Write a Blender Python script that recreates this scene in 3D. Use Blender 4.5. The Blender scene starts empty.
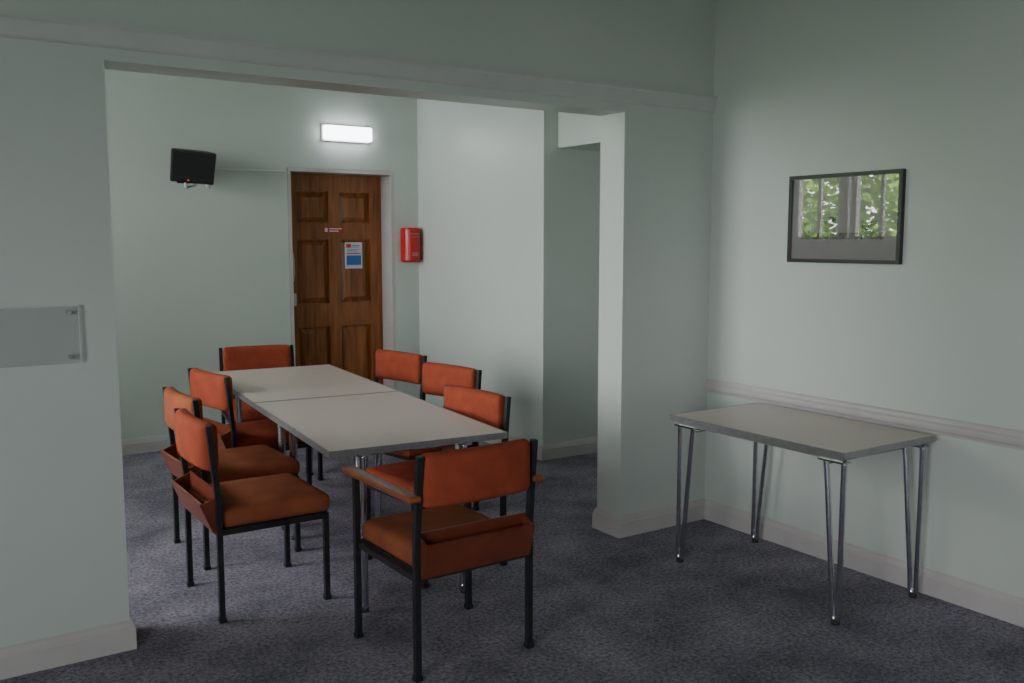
import bpy, bmesh, math, random
from mathutils import Vector, Matrix
random.seed(4)
scene = bpy.context.scene
COL = scene.collection

# ------------------------------------------------------------------ materials
def mat(name, base=(0.5,0.5,0.5), rough=0.5, metal=0.0, noise=None, bump=None, spec=0.5, coat=0.0, emit=None):
    m = bpy.data.materials.new(name); m.use_nodes = True
    nt = m.node_tree; b = nt.nodes['Principled BSDF']
    b.inputs['Base Color'].default_value = (*base,1)
    b.inputs['Roughness'].default_value = rough
    b.inputs['Metallic'].default_value = metal
    b.inputs['Specular IOR Level'].default_value = spec
    b.inputs['Coat Weight'].default_value = coat
    b.inputs['Coat Roughness'].default_value = 0.01
    if coat: b.inputs['Coat IOR'].default_value = 2.0
    tc = nt.nodes.new('ShaderNodeTexCoord')
    if noise:   # list of (scale, colA, colB, lo, hi)
        scale, ca, cb, lo, hi = noise
        n = nt.nodes.new('ShaderNodeTexNoise'); n.inputs['Scale'].default_value = scale
        n.inputs['Detail'].default_value = 5
        nt.links.new(tc.outputs['Object'], n.inputs['Vector'])
        r = nt.nodes.new('ShaderNodeValToRGB')
        r.color_ramp.elements[0].position = lo; r.color_ramp.elements[1].position = hi
        r.color_ramp.elements[0].color = (*ca,1); r.color_ramp.elements[1].color = (*cb,1)
        nt.links.new(n.outputs['Fac'], r.inputs['Fac'])
        nt.links.new(r.outputs['Color'], b.inputs['Base Color'])
    if bump:
        scale, strength, dist = bump
        n2 = nt.nodes.new('ShaderNodeTexNoise'); n2.inputs['Scale'].default_value = scale
        n2.inputs['Detail'].default_value = 4
        nt.links.new(tc.outputs['Object'], n2.inputs['Vector'])
        bp = nt.nodes.new('ShaderNodeBump'); bp.inputs['Strength'].default_value = strength
        bp.inputs['Distance'].default_value = dist
        nt.links.new(n2.outputs['Fac'], bp.inputs['Height'])
        nt.links.new(bp.outputs['Normal'], b.inputs['Normal'])
    if emit:
        b.inputs['Emission Color'].default_value = (*emit[0],1)
        b.inputs['Emission Strength'].default_value = emit[1]
    return m

M_WALL = mat('wall_paint', rough=0.36, noise=(1.3,(0.570,0.620,0.575),(0.600,0.650,0.605),0.3,0.7), bump=(90,0.12,0.004), spec=0.45)
M_CEIL = mat('ceiling_paint', (0.36,0.375,0.36), 0.7)
M_TRIM = mat('trim_paint', rough=0.35, noise=(6,(0.53,0.50,0.49),(0.58,0.55,0.54),0.3,0.7))
M_BLACK = mat('black_steel', rough=0.38, noise=(30,(0.012,0.013,0.016),(0.025,0.026,0.03),0.3,0.7))
M_ORANGE = mat('orange_fabric', rough=0.85, noise=(14,(0.29,0.052,0.026),(0.38,0.076,0.034),0.3,0.7), bump=(420,0.5,0.003), spec=0.2)
M_ORANGE2 = mat('worn_orange_fabric', rough=0.85, noise=(8,(0.25,0.070,0.034),(0.37,0.108,0.046),0.3,0.7), bump=(420,0.5,0.003), spec=0.2)
M_TRAY = mat('tray_vinyl', rough=0.3, noise=(9,(0.14,0.032,0.017),(0.20,0.048,0.024),0.3,0.7))
M_CHROME = mat('chrome', rough=0.16, metal=1.0, noise=(40,(0.55,0.56,0.60),(0.68,0.69,0.72),0.3,0.7))
M_ALU = mat('alu_edge', rough=0.35, metal=0.7, noise=(40,(0.34,0.34,0.35),(0.42,0.42,0.42),0.3,0.7))
M_RUBBER = mat('rubber', (0.03,0.03,0.03), 0.7)
M_LAM = mat('table_laminate', rough=0.33, noise=(260,(0.64,0.53,0.475),(0.78,0.665,0.61),0.35,0.65))
M_WHITE = mat('white_plastic', (0.7,0.7,0.7), 0.4)
M_RED = mat('red_plastic', rough=0.25, noise=(5,(0.50,0.012,0.012),(0.56,0.02,0.018),0.3,0.7))
M_REDSIGN = mat('red_sign', (0.5,0.02,0.02), 0.4)
M_BLUE = mat('blue_sign', (0.03,0.13,0.5), 0.4)
M_BRASS = mat('handle_metal', (0.45,0.44,0.42), 0.3, 0.9)
M_LIGHT = mat('diffuser', (0.9,0.9,0.9), 0.4, emit=((0.90,0.95,1.0),9))
M_LED = mat('red_led', (0.6,0.0,0.0), 0.4, emit=((1,0.02,0.02),2))
M_MAT = mat('print_mount', (0.20,0.178,0.184), 0.25, spec=0.5, coat=1.0)
M_PRINT = mat('print_ink', rough=0.25, noise=(22,(0.03,0.03,0.03),(0.14,0.13,0.12),0.4,0.6), coat=1.0)
M_FRAMEBLK = mat('picture_frame_black', (0.012,0.012,0.014), 0.3)
M_GRASS = mat('grass', rough=0.9, noise=(8,(0.05,0.10,0.03),(0.10,0.17,0.05),0.3,0.7))
M_LEAF = mat('leaves', rough=0.8, noise=(2.2,(0.06,0.17,0.012),(0.34,0.56,0.09),0.35,0.65))
M_BARK = mat('bark', rough=0.9, noise=(12,(0.05,0.035,0.025),(0.12,0.09,0.06),0.3,0.7))

# carpet
M_CARPET = bpy.data.materials.new('carpet'); M_CARPET.use_nodes = True
nt = M_CARPET.node_tree; b = nt.nodes['Principled BSDF']; b.inputs['Roughness'].default_value = 0.95
b.inputs['Specular IOR Level'].default_value = 0.15
tc = nt.nodes.new('ShaderNodeTexCoord')
n1 = nt.nodes.new('ShaderNodeTexNoise'); n1.inputs['Scale'].default_value = 60; n1.inputs['Detail'].default_value = 8; n1.inputs['Roughness'].default_value = 0.85
n2 = nt.nodes.new('ShaderNodeTexNoise'); n2.inputs['Scale'].default_value = 2.6; n2.inputs['Detail'].default_value = 7; n2.inputs['Roughness'].default_value=0.65
r1 = nt.nodes.new('ShaderNodeValToRGB'); r1.color_ramp.elements[0].position=0.38; r1.color_ramp.elements[1].position=0.64
r1.color_ramp.elements[0].color=(0.095,0.090,0.114,1); r1.color_ramp.elements[1].color=(0.53,0.50,0.60,1)
r2 = nt.nodes.new('ShaderNodeValToRGB'); r2.color_ramp.elements[0].position=0.35; r2.color_ramp.elements[1].position=0.68
r2.color_ramp.elements[0].color=(0.58,0.58,0.61,1); r2.color_ramp.elements[1].color=(1.2,1.17,1.17,1)
mx = nt.nodes.new('ShaderNodeMix'); mx.data_type='RGBA'; mx.blend_type='MULTIPLY'; mx.inputs[0].default_value=1
for n in (n1,n2): nt.links.new(tc.outputs['Object'], n.inputs['Vector'])
nt.links.new(n1.outputs['Fac'], r1.inputs['Fac']); nt.links.new(n2.outputs['Fac'], r2.inputs['Fac'])
nt.links.new(r1.outputs['Color'], mx.inputs[6]); nt.links.new(r2.outputs['Color'], mx.inputs[7])
nt.links.new(mx.outputs[2], b.inputs['Base Color'])
bp = nt.nodes.new('ShaderNodeBump'); bp.inputs['Strength'].default_value=0.5; bp.inputs['Distance'].default_value=0.004
nt.links.new(n1.outputs['Fac'], bp.inputs['Height']); nt.links.new(bp.outputs['Normal'], b.inputs['Normal'])

# door wood
M_WOOD = bpy.data.materials.new('door_pine'); M_WOOD.use_nodes = True
nt = M_WOOD.node_tree; b = nt.nodes['Principled BSDF']; b.inputs['Roughness'].default_value = 0.28
tc = nt.nodes.new('ShaderNodeTexCoord'); mp = nt.nodes.new('ShaderNodeMapping'); mp.inputs['Scale'].default_value=(14,14,1.1)
n1 = nt.nodes.new('ShaderNodeTexNoise'); n1.inputs['Scale'].default_value = 2.2; n1.inputs['Detail'].default_value = 6
r1 = nt.nodes.new('ShaderNodeValToRGB'); r1.color_ramp.elements[0].position=0.3; r1.color_ramp.elements[1].position=0.72
r1.color_ramp.elements[0].color=(0.15,0.040,0.009,1); r1.color_ramp.elements[1].color=(0.40,0.13,0.026,1)
nt.links.new(tc.outputs['Object'], mp.inputs['Vector']); nt.links.new(mp.outputs['Vector'], n1.inputs['Vector'])
nt.links.new(n1.outputs['Fac'], r1.inputs['Fac']); nt.links.new(r1.outputs['Color'], b.inputs['Base Color'])
M_WOOD2 = mat('arm_wood', rough=0.3, noise=(16,(0.22,0.058,0.02),(0.32,0.095,0.032),0.3,0.7))

# clear acrylic
M_ACR = bpy.data.materials.new('acrylic'); M_ACR.use_nodes = True
nt = M_ACR.node_tree; b = nt.nodes['Principled BSDF']
b.inputs['Base Color'].default_value=(0.42,0.45,0.43,1); b.inputs['Roughness'].default_value=0.06
b.inputs['Alpha'].default_value=0.18; b.inputs['Specular IOR Level'].default_value=0.9

# ------------------------------------------------------------------ mesh helpers
def finish(bm, name, m, parent=None, smooth=False, loc=None):
    me = bpy.data.meshes.new(name); bmesh.ops.recalc_face_normals(bm, faces=bm.faces)
    bm.to_mesh(me); bm.free()
    o = bpy.data.objects.new(name, me); COL.objects.link(o)
    if isinstance(m,(list,tuple)):
        for k in m: me.materials.append(k)
    else: me.materials.append(m)
    if smooth:
        for p in me.polygons: p.use_smooth = True
    if parent: o.parent = parent
    if loc: o.location = loc
    return o

def add_box(bm, x0,x1,y0,y1,z0,z1, mi=0, bevel=0, M=None):
    vs = [bm.verts.new((x,y,z)) for x in (x0,x1) for y in (y0,y1) for z in (z0,z1)]
    idx = [(0,1,3,2),(4,6,7,5),(0,4,5,1),(2,3,7,6),(0,2,6,4),(1,5,7,3)]
    fs = [bm.faces.new([vs[i] for i in f]) for f in idx]
    for f in fs: f.material_index = mi
    if bevel:
        es = list({e for f in fs for e in f.edges})
        r = bmesh.ops.bevel(bm, geom=es, offset=bevel, segments=2, profile=0.6, affect='EDGES')
        for f in r['faces']: f.material_index = mi
        vs = list({v for f in fs if f.is_valid for v in f.verts} | {v for f in r['faces'] for v in f.verts})
    if M is not None:
        bmesh.ops.transform(bm, matrix=M, verts=vs)
    return vs

def boxes(name, lst, m, parent=None, bevel=0):
    bm = bmesh.new()
    for bx in lst:
        add_box(bm, *bx[:6], mi=(bx[6] if len(bx)>6 else 0), bevel=bevel)
    return finish(bm, name, m, parent)

def frame_of(d):
    d = d.normalized()
    up = Vector((0,0,1)) if abs(d.z)<0.95 else Vector((0,1,0))
    a = up.cross(d).normalized(); c = d.cross(a).normalized()
    return a,c
def add_bar(bm, p1, p2, w, h=None, mi=0):
    p1=Vector(p1); p2=Vector(p2); h = h or w
    a,c = frame_of(p2-p1)
    v=[]
    for p in (p1,p2):
        for s,t in ((-1,-1),(1,-1),(1,1),(-1,1)):
            v.append(bm.verts.new(p + a*s*w/2 + c*t*h/2))
    for f in ((3,2,1,0),(4,5,6,7),(0,1,5,4),(1,2,6,5),(2,3,7,6),(3,0,4,7)):
        bm.faces.new([v[i] for i in f]).material_index = mi

def add_tube(bm, pts, r, seg=14, mi=0):
    pts=[Vector(p) for p in pts]; rings=[]
    a=None
    for i,p in enumerate(pts):
        d = (pts[min(i+1,len(pts)-1)]-pts[max(i-1,0)]).normalized()
        if a is None: a,_ = frame_of(d)
        a = (a - d*a.dot(d)).normalized(); c = d.cross(a)
        rings.append([bm.verts.new(p + (a*math.cos(2*math.pi*k/seg)+c*math.sin(2*math.pi*k/seg))*r) for k in range(seg)])
    for i in range(len(rings)-1):
        for k in range(seg):
            f = bm.faces.new((rings[i][k],rings[i][(k+1)%seg],rings[i+1][(k+1)%seg],rings[i+1][k])); f.material_index=mi; f.smooth=True
    bm.faces.new(rings[0][::-1]).material_index=mi; bm.faces.new(rings[-1]).material_index=mi

def cushion(name, c, half, r, m, parent, crown=(0,0,0), curve=0.0, cuts=15):
    bm = bmesh.new(); bmesh.ops.create_cube(bm, size=2)
    bmesh.ops.subdivide_edges(bm, edges=bm.edges[:], cuts=cuts, use_grid_fill=True)
    H = Vector(half)
    for v in bm.verts:
        p = Vector([math.sin(t*math.pi/2) for t in v.co])
        q = Vector([p[i]*H[i] for i in range(3)])
        inn = Vector([max(-(H[i]-r),min(H[i]-r,q[i])) for i in range(3)])
        d = q-inn
        if d.length>1e-9: q = inn + d.normalized()*min(d.length, r) if sum(abs(x)>1e-9 for x in d)>1 else q
        for ax in range(3):
            if crown[ax]:
                o=[i for i in range(3) if i!=ax]
                q[ax] += (1 if p[ax]>0 else -1)*abs(p[ax])*crown[ax]*(1-p[o[0]]**2)*(1-p[o[1]]**2)
        q.y += curve*(1-(p.x)**2)*-1
        v.co = q + Vector(c)
    return finish(bm, name, m, parent, smooth=True)

def strip(name, path, side, prof, m, z0=0.0):
    P=[Vector((x,y)) for x,y in path]; n=len(P); offs=[]
    for i in range(n):
        ns=[]
        if i>0: t=(P[i]-P[i-1]).normalized(); ns.append(Vector((-t.y,t.x))*side)
        if i<n-1: t=(P[i+1]-P[i]).normalized(); ns.append(Vector((-t.y,t.x))*side)
        if len(ns)==2:
            b_=(ns[0]+ns[1]).normalized(); b_=b_/b_.dot(ns[0])
        else: b_=ns[0]
        offs.append(b_)
    bm=bmesh.new(); rings=[]
    for p,o in zip(P,offs):
        rings.append([bm.verts.new((p.x+o.x*d, p.y+o.y*d, z+z0)) for d,z in prof])
    k=len(prof)
    for i in range(n-1):
        for j in range(k):
            bm.faces.new((rings[i][j],rings[i][(j+1)%k],rings[i+1][(j+1)%k],rings[i+1][j]))
    bm.faces.new(rings[0][::-1]); bm.faces.new(rings[-1])
    return finish(bm,name,m)

def empty(name, loc=(0,0,0), rz=0):
    e = bpy.data.objects.new(name, None); e.empty_display_size=0.1
    COL.objects.link(e); e.location=loc; e.rotation_euler=(0,0,rz); return e

# ------------------------------------------------------------------ room shell
CZ=3.3
XR=3.74; YP=3.66; YP2=3.85; XJ=0.69; XPR=3.12; ZO=2.19
XB=3.79; YB=7.12; YC=5.29; XL=-1.0; XN=-3.0; YN=-3.0; T=0.2
boxes('floor',[(XN-T,5.4,YN-T,7.6,-0.12,0)],M_CARPET)
boxes('ceiling',[(XN-T,5.4,YN-T,7.6,CZ,CZ+0.15)],M_CEIL)
boxes('wall_partition',[(XN,XJ,YP,YP2,0,CZ),(XJ,XPR,YP,YP2,ZO,CZ),(XPR,XR,YP,YP2,0,CZ)],M_WALL)
boxes('wall_right',[(XR,XR+0.14,YN-T,YP2,0,CZ)],M_WALL)
boxes('wall_back_right',[(XB,XB+0.6,YC,YB+0.5,0,CZ),(XB+0.6,5.4,YC,YC+0.2,0,CZ)],M_WALL)
boxes('wall_recess',[(XR+0.14,5.4,YP2-0.12,YP2,0,CZ),(5.2,5.4,YP2,YC,0,CZ),(XB+0.12,5.2,YP2,YC,2.185,CZ)],M_WALL)
DX0,DX1,DZ=2.64,3.565,2.12
boxes('wall_back',[(XL-T,DX0,YB,YB+0.3,0,CZ)],M_WALL)
boxes('wall_back_corner',[(DX1,XB,YB,YB+0.3,0,CZ)],M_WALL)
boxes('wall_back_lintel',[(DX0,DX1,YB,YB+0.3,DZ,CZ)],M_WALL)
boxes('wall_behind_door',[(DX0-0.1,DX1+0.1,YB+0.3,YB+0.36,0,DZ+0.1)],M_WALL)

def wall_x_windows(name, x0,x1, ya,yb, wins):
    L=[]; y=ya
    for (w0,w1,z0,z1) in sorted(wins):
        L.append((x0,x1,y,w0,0,CZ)); L.append((x0,x1,w0,w1,0,z0)); L.append((x0,x1,w0,w1,z1,CZ)); y=w1
    L.append((x0,x1,y,yb,0,CZ))
    return boxes(name,L,M_WALL)
WB=[(4.00,5.42,0.75,3.0),(5.62,6.30,1.55,3.0),(6.42,7.05,1.55,3.0)]
WN=[(-2.7,-1.2,0.85,2.3),(-0.8,0.7,0.85,2.3)]
wall_x_windows('wall_back_left', XL-T, XL, YP2, YB, WB)
wall_x_windows('wall_left', XN-T, XN, YN-T, YP2, WN)
boxes('wall_near',[(XN,XR,YN-T,YN,0,CZ)],M_WALL)

nwin=0
def window_x(x, y0,y1,z0,z1,mull=True):
    global nwin; nwin+=1
    ym=(y0+y1)/2; f=0.04
    bm=bmesh.new()
    L=[(x-.05,x,y0,y0+f,z0,z1),(x-.05,x,y1-f,y1,z0,z1),(x-.05,x,y0+f,y1-f,z0,z0+f),(x-.05,x,y0+f,y1-f,z1-f,z1)]
    if mull: L.append((x-.045,x-.005,ym-.018,ym+.018,z0+f,z1-f))
    for bx in L: add_box(bm,*bx)
    finish(bm,f'window_{nwin}',M_TRIM)
    l=bpy.data.lights.new(f'portal_{nwin}','AREA'); l.shape='RECTANGLE'; l.size=z1-z0; l.size_y=y1-y0; l.cycles.is_portal=True
    o=bpy.data.objects.new(f'window_portal_{nwin}',l); COL.objects.link(o); o.location=(x-0.055,ym,(z0+z1)/2); o.rotation_euler=(0,-math.pi/2,0)
for i,w in enumerate(WB): window_x(XL-0.08,*w,mull=True)
for w in WN: window_x(XN-0.08,*w)

# trims
BP=[(0,0),(0.018,0),(0.018,0.078),(0.014,0.084),(0.014,0.09),(0.010,0.104),(0.004,0.112),(0,0.112)]
strip('baseboard_partition_left',[(XN,YP),(XJ,YP),(XJ,YP2),(XL,YP2)],-1,BP,M_TRIM)
strip('baseboard_pier',[(XR,YP),(XPR,YP),(XPR,YP2),(XR+0.14,YP2)],1,BP,M_TRIM)
strip('baseboard_right',[(XR,YN),(XR,YP-0.018)],1,BP,M_TRIM)
strip('baseboard_back_right',[(XB,YB-0.018),(XB,YC),(5.2,YC)],-1,BP,M_TRIM)
strip('baseboard_back',[(XL,YB),(DX0,YB)],-1,BP,M_TRIM)
strip('baseboard_back_corner',[(DX1,YB),(XB,YB)],-1,BP,M_TRIM)
DP=[(0,0),(0.008,0),(0.012,0.012),(0.020,0.02),(0.024,0.034),(0.024,0.046),(0.016,0.056),(0.012,0.068),(0.006,0.076),(0,0.076)]
strip('trim_dado',[(XR,YN),(XR,YP)],1,DP,M_TRIM,0.716)
TP=[(0,0),(0.016,0),(0.022,0.008),(0.022,0.06),(0.03,0.068),(0.03,0.078),(0,0.078)]
M_TRIM2 = mat('rail_paint', rough=0.4, noise=(6,(0.57,0.59,0.56),(0.61,0.63,0.60),0.3,0.7))
strip('trim_picture_rail',[(XN,YP),(XR,YP)],-1,TP,M_TRIM2,2.234)

# ------------------------------------------------------------------ door
LY=YB+0.19
d = empty('door_1')
g=0.002
bm=bmesh.new()
add_box(bm,DX0+g,DX0+0.03,YB-0.0,YB+0.27,0,DZ-g); add_box(bm,DX1-0.03,DX1-g,YB-0.0,YB+0.27,0,DZ-g); add_box(bm,DX0+0.03,DX1-0.03,YB-0.0,YB+0.27,DZ-0.03,DZ-g)
finish(bm,'door_lining',M_TRIM,d)
lx0,lx1,lz1=DX0+0.033,DX1-0.033,DZ-0.033
bm=bmesh.new()
mx_=(lx0+lx1)/2; st=0.105
cols=[(lx0+st,mx_-0.05),(mx_+0.05,lx1-st)]
rows=[(0.22,0.84),(1.03,1.56),(1.69,1.95)]
def db(x0,x1,z0,z1,y0=LY,y1=LY+0.042,bv=0.0): add_box(bm,x0,x1,y0,y1,z0,z1,bevel=bv)
db(lx0,cols[0][0],0.006,lz1); db(cols[1][1],lx1,0.006,lz1); db(cols[0][1],cols[1][0],0.006,lz1)
zs=[0.006]+[z for r in rows for z in r]+[lz1]
for c0,c1 in cols:
    for i in range(0,len(zs),2): db(c0,c1,zs[i],zs[i+1])
    for r0,r1 in rows:
        db(c0,c1,r0,r1,LY+0.026,LY+0.038)
        a=0.05; y0=LY+0.026; y1=LY+0.006
        o_=[(c0+.012,r0+.012),(c1-.012,r0+.012),(c1-.012,r1-.012),(c0+.012,r1-.012)]; i_=[(c0+a,r0+a),(c1-a,r0+a),(c1-a,r1-a),(c0+a,r1-a)]
        vo=[bm.verts.new((x,y0,z)) for x,z in o_]; vi=[bm.verts.new((x,y1,z)) for x,z in i_]
        for k in range(4): bm.faces.new((vo[k],vo[(k+1)%4],vi[(k+1)%4],vi[k]))
        bm.faces.new(vi)
finish(bm,'door_leaf',M_WOOD,d)
bm=bmesh.new()
add_box(bm,lx0+0.03,lx0+0.075,LY-0.006,LY,1.22,1.45,bevel=0.002)
add_tube(bm,[(lx0+0.052,LY-0.004,1.25),(lx0+0.052,LY-0.05,1.26),(lx0+0.052,LY-0.055,1.28),(lx0+0.052,LY-0.055,1.39),(lx0+0.052,LY-0.05,1.41),(lx0+0.052,LY-0.004,1.42)],0.009)
add_box(bm,lx0+0.02,lx0+0.085,LY-0.02,LY,1.02,1.12,bevel=0.004)
add_tube(bm,[(lx0+0.052,LY-0.015,1.07),(lx0+0.052,LY-0.05,1.07)],0.02)
finish(bm,'door_handle',M_BRASS,d)
s=empty('fire_door_sign')
boxes('plate',[(3.01,3.185,LY-0.003,LY-0.0005,1.61,1.662)],M_REDSIGN,s)
boxes('lettering',[(3.06,3.17,LY-0.0045,LY-0.003,1.642,1.651),(3.06,3.14,LY-0.0045,LY-0.003,1.622,1.631),(3.02,3.045,LY-0.0045,LY-0.003,1.620,1.652)],M_WHITE,s)
s=empty('fire_action_notice')
boxes('sheet',[(3.195,3.352,LY-0.002,LY-0.0002,1.315,1.535)],M_WHITE,s)
boxes('blue_panel',[(3.207,3.34,LY-0.0035,LY-0.002,1.345,1.425)],M_BLUE,s)
boxes('header',[(3.207,3.25,LY-0.0035,LY-0.002,1.49,1.52),(3.207,3.34,LY-0.0035,LY-0.002,1.437,1.445)],M_REDSIGN,s)
boxes('text_lines',[(3.26,3.33,LY-0.0035,LY-0.002,1.505,1.511),(3.26,3.32,LY-0.0035,LY-0.002,1.493,1.498),(3.212,3.33,LY-0.0035,LY-0.002,1.474,1.478),(3.212,3.30,LY-0.0035,LY-0.002,1.462,1.466),(3.212,3.32,LY-0.0035,LY-0.002,1.452,1.455)],M_BLUE,s)

# ------------------------------------------------------------------ red fire case
e=empty('fire_blanket_case')
bm=bmesh.new()
sec=[]; n=12
for i in range(n+1):
    a=math.pi*i/n; sec.append((3.70-0.082*math.cos(a), YB-0.035-0.075*math.sin(a)))
sec=[(3.618,YB-0.0)]+sec+[(3.782,YB-0.0)]
lv=[]
for z,sc in ((1.37,0.9),(1.385,1.0),(1.64,1.0),(1.655,0.9)):
    lv.append([bm.verts.new((3.70+(x-3.70)*sc, YB+(y-YB)*sc, z)) for x,y in sec])
for i in range(3):
    for k in range(len(sec)): bm.faces.new((lv[i][k],lv[i][(k+1)%len(sec)],lv[i+1][(k+1)%len(sec)],lv[i+1][k]))
bm.faces.new(lv[0]); bm.faces.new(lv[-1])
finish(bm,'case_body',M_RED,e)
bm=bmesh.new()
for z,hh in ((1.60,0.010),(1.58,0.005)):
    add_box(bm,3.665,3.735,YB-0.1120,YB-0.104,z,z+hh)
add_box(bm,3.675,3.725,YB-0.1120,YB-0.104,1.42,1.45)
finish(bm,'case_label',mat('case_label_pale',(0.42,0.16,0.15),0.4),e)

# ------------------------------------------------------------------ emergency light
e=empty('emergency_light')
bm=bmesh.new(); add_box(bm,2.925,3.345,YB-0.025,YB,2.335,2.465,bevel=0.006); finish(bm,'housing',M_WHITE,e)
bm=bmesh.new(); add_box(bm,2.935,3.335,YB-0.085,YB-0.025,2.345,2.455,bevel=0.014); finish(bm,'diffuser',M_LIGHT,e)

# ------------------------------------------------------------------ wall speaker with cable
e=empty('wall_speaker',(1.85,6.90,2.085),0)
R=Matrix.Rotation(math.radians(-7),4,'Z')@Matrix.Rotation(math.radians(14),4,'X')@Matrix.Rotation(math.radians(4),4,'Y')
def rot_part(name,m,build):
    bm=bmesh.new(); build(bm)
    for v in bm.verts:                      # cabinet tapers towards the back and bottom
        k = 1-0.16*(v.co.y+0.1)/0.19
        v.co.x*=k*(1-0.25*max(0,0.03-v.co.z)); v.co.z*=k
    bmesh.ops.transform(bm,matrix=R,verts=bm.verts[:]); return finish(bm,name,m,e)
rot_part('cabinet',M_BLACK,lambda bm:add_box(bm,-0.155,0.155,-0.10,0.09,-0.115,0.115,bevel=0.014))
rot_part('grille',mat('speaker_grille',rough=0.8,noise=(300,(0.004,0.004,0.005),(0.02,0.02,0.022),0.4,0.6)),lambda bm:add_box(bm,-0.14,0.14,-0.106,-0.10,-0.065,0.10))
rot_part('led',M_LED,lambda bm:add_box(bm,-0.033,-0.023,-0.104,-0.10,-0.096,-0.089))
bm=bmesh.new(); add_bar(bm,(0,0.05,-0.02),(0,0.205,0.0),0.04,0.03); add_box(bm,-0.06,0.06,0.205,0.22,-0.06,0.06)
add_bar(bm,(-0.10,0.0,-0.125),(0.10,0.0,-0.125),0.03,0.012); finish(bm,'bracket',M_BLACK,e)
bm=bmesh.new()
add_tube(bm,[(-0.05,-0.03,-0.12),(-0.055,-0.03,-0.15),(-0.04,-0.02,-0.165),(0.0,0.0,-0.15),(0.03,0.0,-0.14)],0.009)
add_tube(bm,[(0.09,-0.03,-0.12),(0.10,-0.04,-0.145),(0.12,-0.03,-0.15)],0.012)
add_tube(bm,[(0.05,0.06,-0.12),(0.07,0.15,-0.13),(0.10,0.21,-0.05),(0.16,0.213,-0.005),(0.78,0.213,0.0)],0.006)
finish(bm,'cable',M_WHITE,e)

# ------------------------------------------------------------------ framed picture (right wall)
e=empty('framed_picture')
y0,y1,z0,z1=2.495,3.115,1.444,1.862; fx=XR
boxes('frame',[(fx-.025,fx,y0,y0+.018,z0,z1),(fx-.025,fx,y1-.018,y1,z0,z1),(fx-.025,fx,y0+.018,y1-.018,z0,z0+.018),(fx-.025,fx,y0+.018,y1-.018,z1-.018,z1)],M_FRAMEBLK,e)
boxes('mount',[(fx-.014,fx-.004,y0+.018,y1-.018,z0+.018,z1-.018)],M_MAT,e)
px=fx-.015
boxes('print',[(px,px+.001,2.58,3.04,1.555,1.585),(px,px+.001,2.62,2.70,1.585,1.64),(px,px+.001,2.84,2.92,1.585,1.66),(px,px+.001,2.99,3.03,1.585,1.65)],M_PRINT,e)

# ------------------------------------------------------------------ acrylic plaque (left)
e=empty('acrylic_notice_holder')
bm=bmesh.new(); add_box(bm,0.14,0.56,YP-0.024,YP-0.018,1.112,1.318,bevel=0.0015); finish(bm,'panel',M_ACR,e)
boxes('panel_edge',[(0.56,0.5625,YP-.024,YP-.018,1.112,1.318),(0.14,0.56,YP-.024,YP-.018,1.3165,1.319)],mat('acrylic_edge',(0.62,0.68,0.66),0.2),e)
bm=bmesh.new()
for x in (0.165,0.53):
    for z in (1.135,1.295):
        add_tube(bm,[(x,YP,z),(x,YP-0.018,z)],0.008); add_tube(bm,[(x,YP-0.024,z),(x,YP-0.028,z)],0.009)
finish(bm,'standoffs',M_CHROME,e)

# ------------------------------------------------------------------ tables
def table(cx,cy,rz,W,L,H=0.72,lx=0.06,ly=0.07):
    e=empty('folding_table',(cx,cy,0),rz)
    bm=bmesh.new(); add_box(bm,-W/2+.006,W/2-.006,-L/2+.006,L/2-.006,H-.024,H)
    finish(bm,'tabletop',M_LAM,e)
    bm=bmesh.new()
    t=0.006
    for bx in [(-W/2,W/2,-L/2,-L/2+t),(-W/2,W/2,L/2-t,L/2),(-W/2,-W/2+t,-L/2+t,L/2-t),(W/2-t,W/2,-L/2+t,L/2-t)]:
        add_box(bm,*bx,H-.026,H+.0008)
    finish(bm,'edge_trim',M_ALU,e)
    bm=bmesh.new()
    for sx in (-1,1):
        add_box(bm,sx*(W/2-lx)-.012,sx*(W/2-lx)+.012,-L/2+.03,L/2-.03,H-.045,H-.024)
    finish(bm,'underframe',M_ALU,e)
    bm=bmesh.new(); bf=bmesh.new()
    for sx in (-1,1):
        for sy in (-1,1):
            x=sx*(W/2-lx); yo=sy*(L/2-ly)
            pts=[(x,yo,H-.03),(x,yo,H-.06),(x,yo,.10),(x,yo,.04),(x,yo-sy*.004,.024),(x,yo-sy*.014,.016),(x,yo-sy*.024,.024),(x,yo-sy*.028,.04),(x,yo-sy*.032,.10),(x,yo-sy*.080,H-.10),(x,yo-sy*.086,H-.06),(x,yo-sy*.086,H-.03)]
            add_tube(bm,pts,0.0118)
            add_tube(bf,[(x,yo-sy*.014,0.0),(x,yo-sy*.014,.018)],0.017)
            add_box(bm,x-.025,x+.025,min(yo+sy*.015,yo-sy*.11),max(yo+sy*.015,yo-sy*.11),H-.052,H-.0445)
    for sy in (-1,1):
        add_tube(bm,[(-W/2+lx,sy*(L/2-ly-.086),H-.065),(W/2-lx,sy*(L/2-ly-.086),H-.065)],0.008)
    finish(bm,'legs',M_CHROME,e); finish(bf,'feet',M_RUBBER,e)
    return e
a=math.radians(-5.3)
c0=Vector((1.865,4.01)); dr=Vector((-math.sin(a),math.cos(a)))
table(c0.x,c0.y,a,0.80,1.272,lx=0.17,ly=0.08)
c1=c0+dr*1.278
table(c1.x,c1.y,a,0.80,1.272,lx=0.17,ly=0.08)
table(3.385,2.76,0,0.62,0.985,lx=0.045,ly=0.03)

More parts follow.
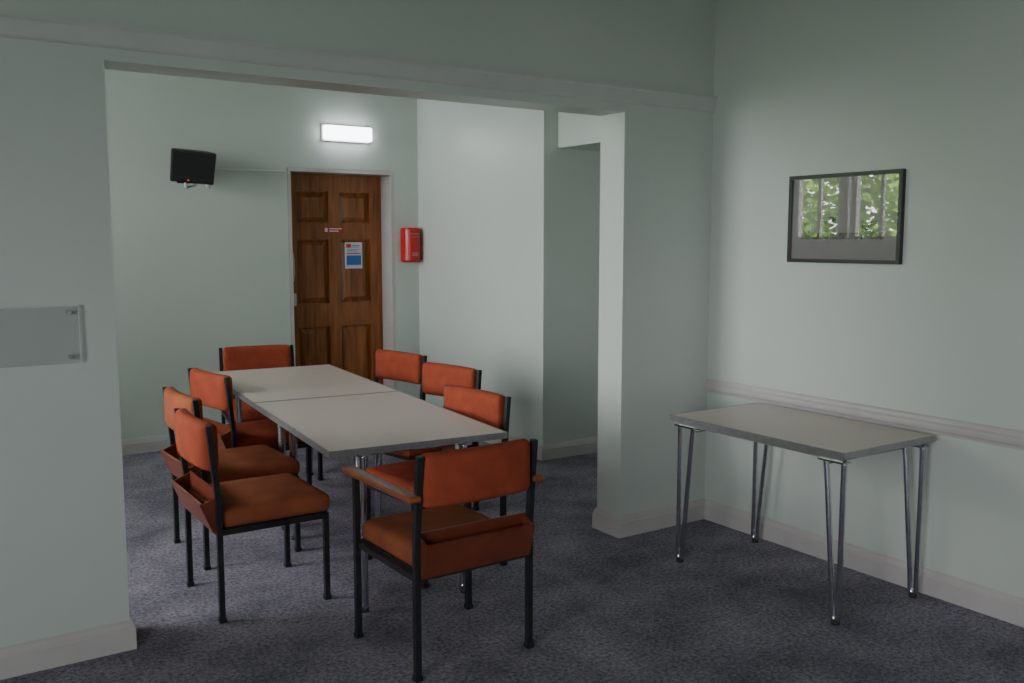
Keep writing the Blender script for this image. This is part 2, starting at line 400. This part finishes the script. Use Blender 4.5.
# ------------------------------------------------------------------ chairs (local: facing +Y)
def chair(x,y,rz,arms=False,fab=M_ORANGE,seatfab=None,tray=True):
    e=empty('upholstered_armchair' if arms else 'upholstered_chair',(x,y,0),rz)
    s=0.022; xp=0.242; yr=-0.23; yf=0.225; SH=0.385
    bm=bmesh.new()
    for sx in (-1,1):
        add_bar(bm,(sx*xp,yr,0.004),(sx*xp,yr,0.50),s)
        add_bar(bm,(sx*xp,yr,0.50),(sx*xp,yr-0.03,0.815),s)
        xf = sx*(xp+(0.012 if arms else 0))
        add_bar(bm,(xf,yf,0.004),(xf,yf,0.655 if arms else SH),s)
        add_bar(bm,(sx*xp,yr+s/2,SH-s/2),(sx*xp,yf-s/2,SH-s/2),s)
        if arms:
            add_bar(bm,(sx*(xp+.006),yr-.012,0.648),(sx*(xp+.012),yf+s/2,0.648),s,0.012)
        for yy in (yr,yf):
            add_bar(bm,((sx*xp) if yy==yr else xf,yy,0.0),((sx*xp) if yy==yr else xf,yy,0.02),s+.006)
    add_bar(bm,(-xp,yf,SH-s/2),(xp,yf,SH-s/2),s); add_bar(bm,(-xp,yr,SH-s/2),(xp,yr,SH-s/2),s)
    add_bar(bm,(-xp,yr-.018,0.69),(xp,yr-.018,0.69),0.006,0.03)
    finish(bm,'frame',M_BLACK,e)
    cushion('seat',(0,0.012,0.422),(0.226 if arms else 0.238,0.245,0.040),0.028,seatfab or fab,e,crown=(0,0,0.012))
    bm=bmesh.new(); add_box(bm,-.228,.228,-.22,.24,SH-.004,SH+.006); finish(bm,'seat_board',M_BLACK,e)
    cushion('backrest',(0,yr-0.012,0.722),(0.229,0.030,0.098),0.026,fab,e,crown=(0,0.008,0.0),curve=0.022)
    if tray:
        bm=bmesh.new()
        xi=xp-s/2-.001; th=.01
        def quad_prism(pts,xa,xb):
            va=[bm.verts.new((xa,p[0],p[1])) for p in pts]; vb=[bm.verts.new((xb,p[0],p[1])) for p in pts]
            k=len(pts)
            for i in range(k): bm.faces.new((va[i],va[(i+1)%k],vb[(i+1)%k],vb[i]))
            bm.faces.new(va[::-1]); bm.faces.new(vb)
        dt=0.062 if not arms else 0.045
        quad_prism([(yr-.012,.375),(yr-.022,.375),(yr-dt-.01,.497),(yr-dt,.502)],-xi,xi)
        quad_prism([(yr+.018,.375),(yr+.010,.375),(yr+.010,.53),(yr+.018,.53)],-xi,xi)
        quad_prism([(yr+.010,.375),(yr-.014,.375),(yr-.014,.385),(yr+.010,.385)],-xi,xi)
        for xa,xb in ((-xi,-xi+th),(xi-th,xi)):
            quad_prism([(yr+.010,.385),(yr-.018,.385),(yr-dt,.497),(yr+.010,.525)],xa,xb)
        finish(bm,'book_tray',M_TRAY,e)
    if arms:
        for sx,nm in ((-1,'armrest_left'),(1,'armrest_right')):
            cushion(nm,(sx*(xp+.022),0.005,0.666),(0.026,0.275,0.012),0.008,M_WOOD2,e,cuts=9)
    return e
R90=math.pi/2
chair(1.715,3.05,math.radians(1.0),arms=True,seatfab=M_ORANGE2)
chair(1.285,3.955,-R90,seatfab=M_ORANGE2)
chair(1.40,4.62,-R90+math.radians(2),fab=M_ORANGE2)
chair(1.715,5.29,-R90+math.radians(8))
chair(2.07,6.13,math.pi-math.radians(10))
chair(2.535,5.45,R90+math.radians(12))
chair(2.48,4.695,R90+math.radians(11))
chair(2.125,3.86,R90+math.radians(6))

# ------------------------------------------------------------------ outside
boxes('ground',[(-20,XN-T-.01,-14,20,-0.2,-0.05),(XN-T-.01,XL-T-.01,YP2+.02,20,-0.2,-0.05),(XN-T-.01,6,-14,YN-T-.01,-0.2,-0.05)],M_GRASS)
bm=bmesh.new()
for i in range(15000):
    y=random.uniform(8.2,14.2); x=-7.4+random.uniform(-1.2,1.2)+0.4*math.sin(y*1.7)
    z=random.uniform(0.0,3.9+0.3*math.sin(y*2.3))
    r=random.uniform(0.06,0.13)
    n=Vector((random.gauss(0,1),random.gauss(0,1),random.gauss(0,1))).normalized(); a_,c_=frame_of(n)
    p=Vector((x,y,z))
    bm.faces.new([bm.verts.new(p+a_*r*u+c_*r*v) for u,v in ((-1,0),(0,-.5),(1,0),(0,.5))])
me=bpy.data.meshes.new('leaves'); bm.to_mesh(me); bm.free(); me.materials.append(M_LEAF)
h=empty('hedge'); o=bpy.data.objects.new('leaves',me); COL.objects.link(o); o.parent=h
bm=bmesh.new()
for k in range(6): add_tube(bm,[(-7.2,8.6+k,-.05),(-7.15,8.65+k,1.5),(-7.25,8.6+k,2.8)],0.06)
finish(bm,'stems',M_BARK,h)

# ------------------------------------------------------------------ world
w=bpy.data.worlds.new('sky'); scene.world=w; w.use_nodes=True
bg=w.node_tree.nodes['Background']; bg.inputs['Color'].default_value=(0.96,0.97,1.0,1); bg.inputs['Strength'].default_value=16.0

# ------------------------------------------------------------------ camera
cam=bpy.data.cameras.new('camera'); co=bpy.data.objects.new('camera',cam); COL.objects.link(co)
cam.sensor_width=36; cam.lens=32.87; cam.clip_start=0.05
co.location=(0,0,1.55); co.rotation_euler=(math.radians(90-6.17),0,math.radians(-33.7))
scene.camera=co
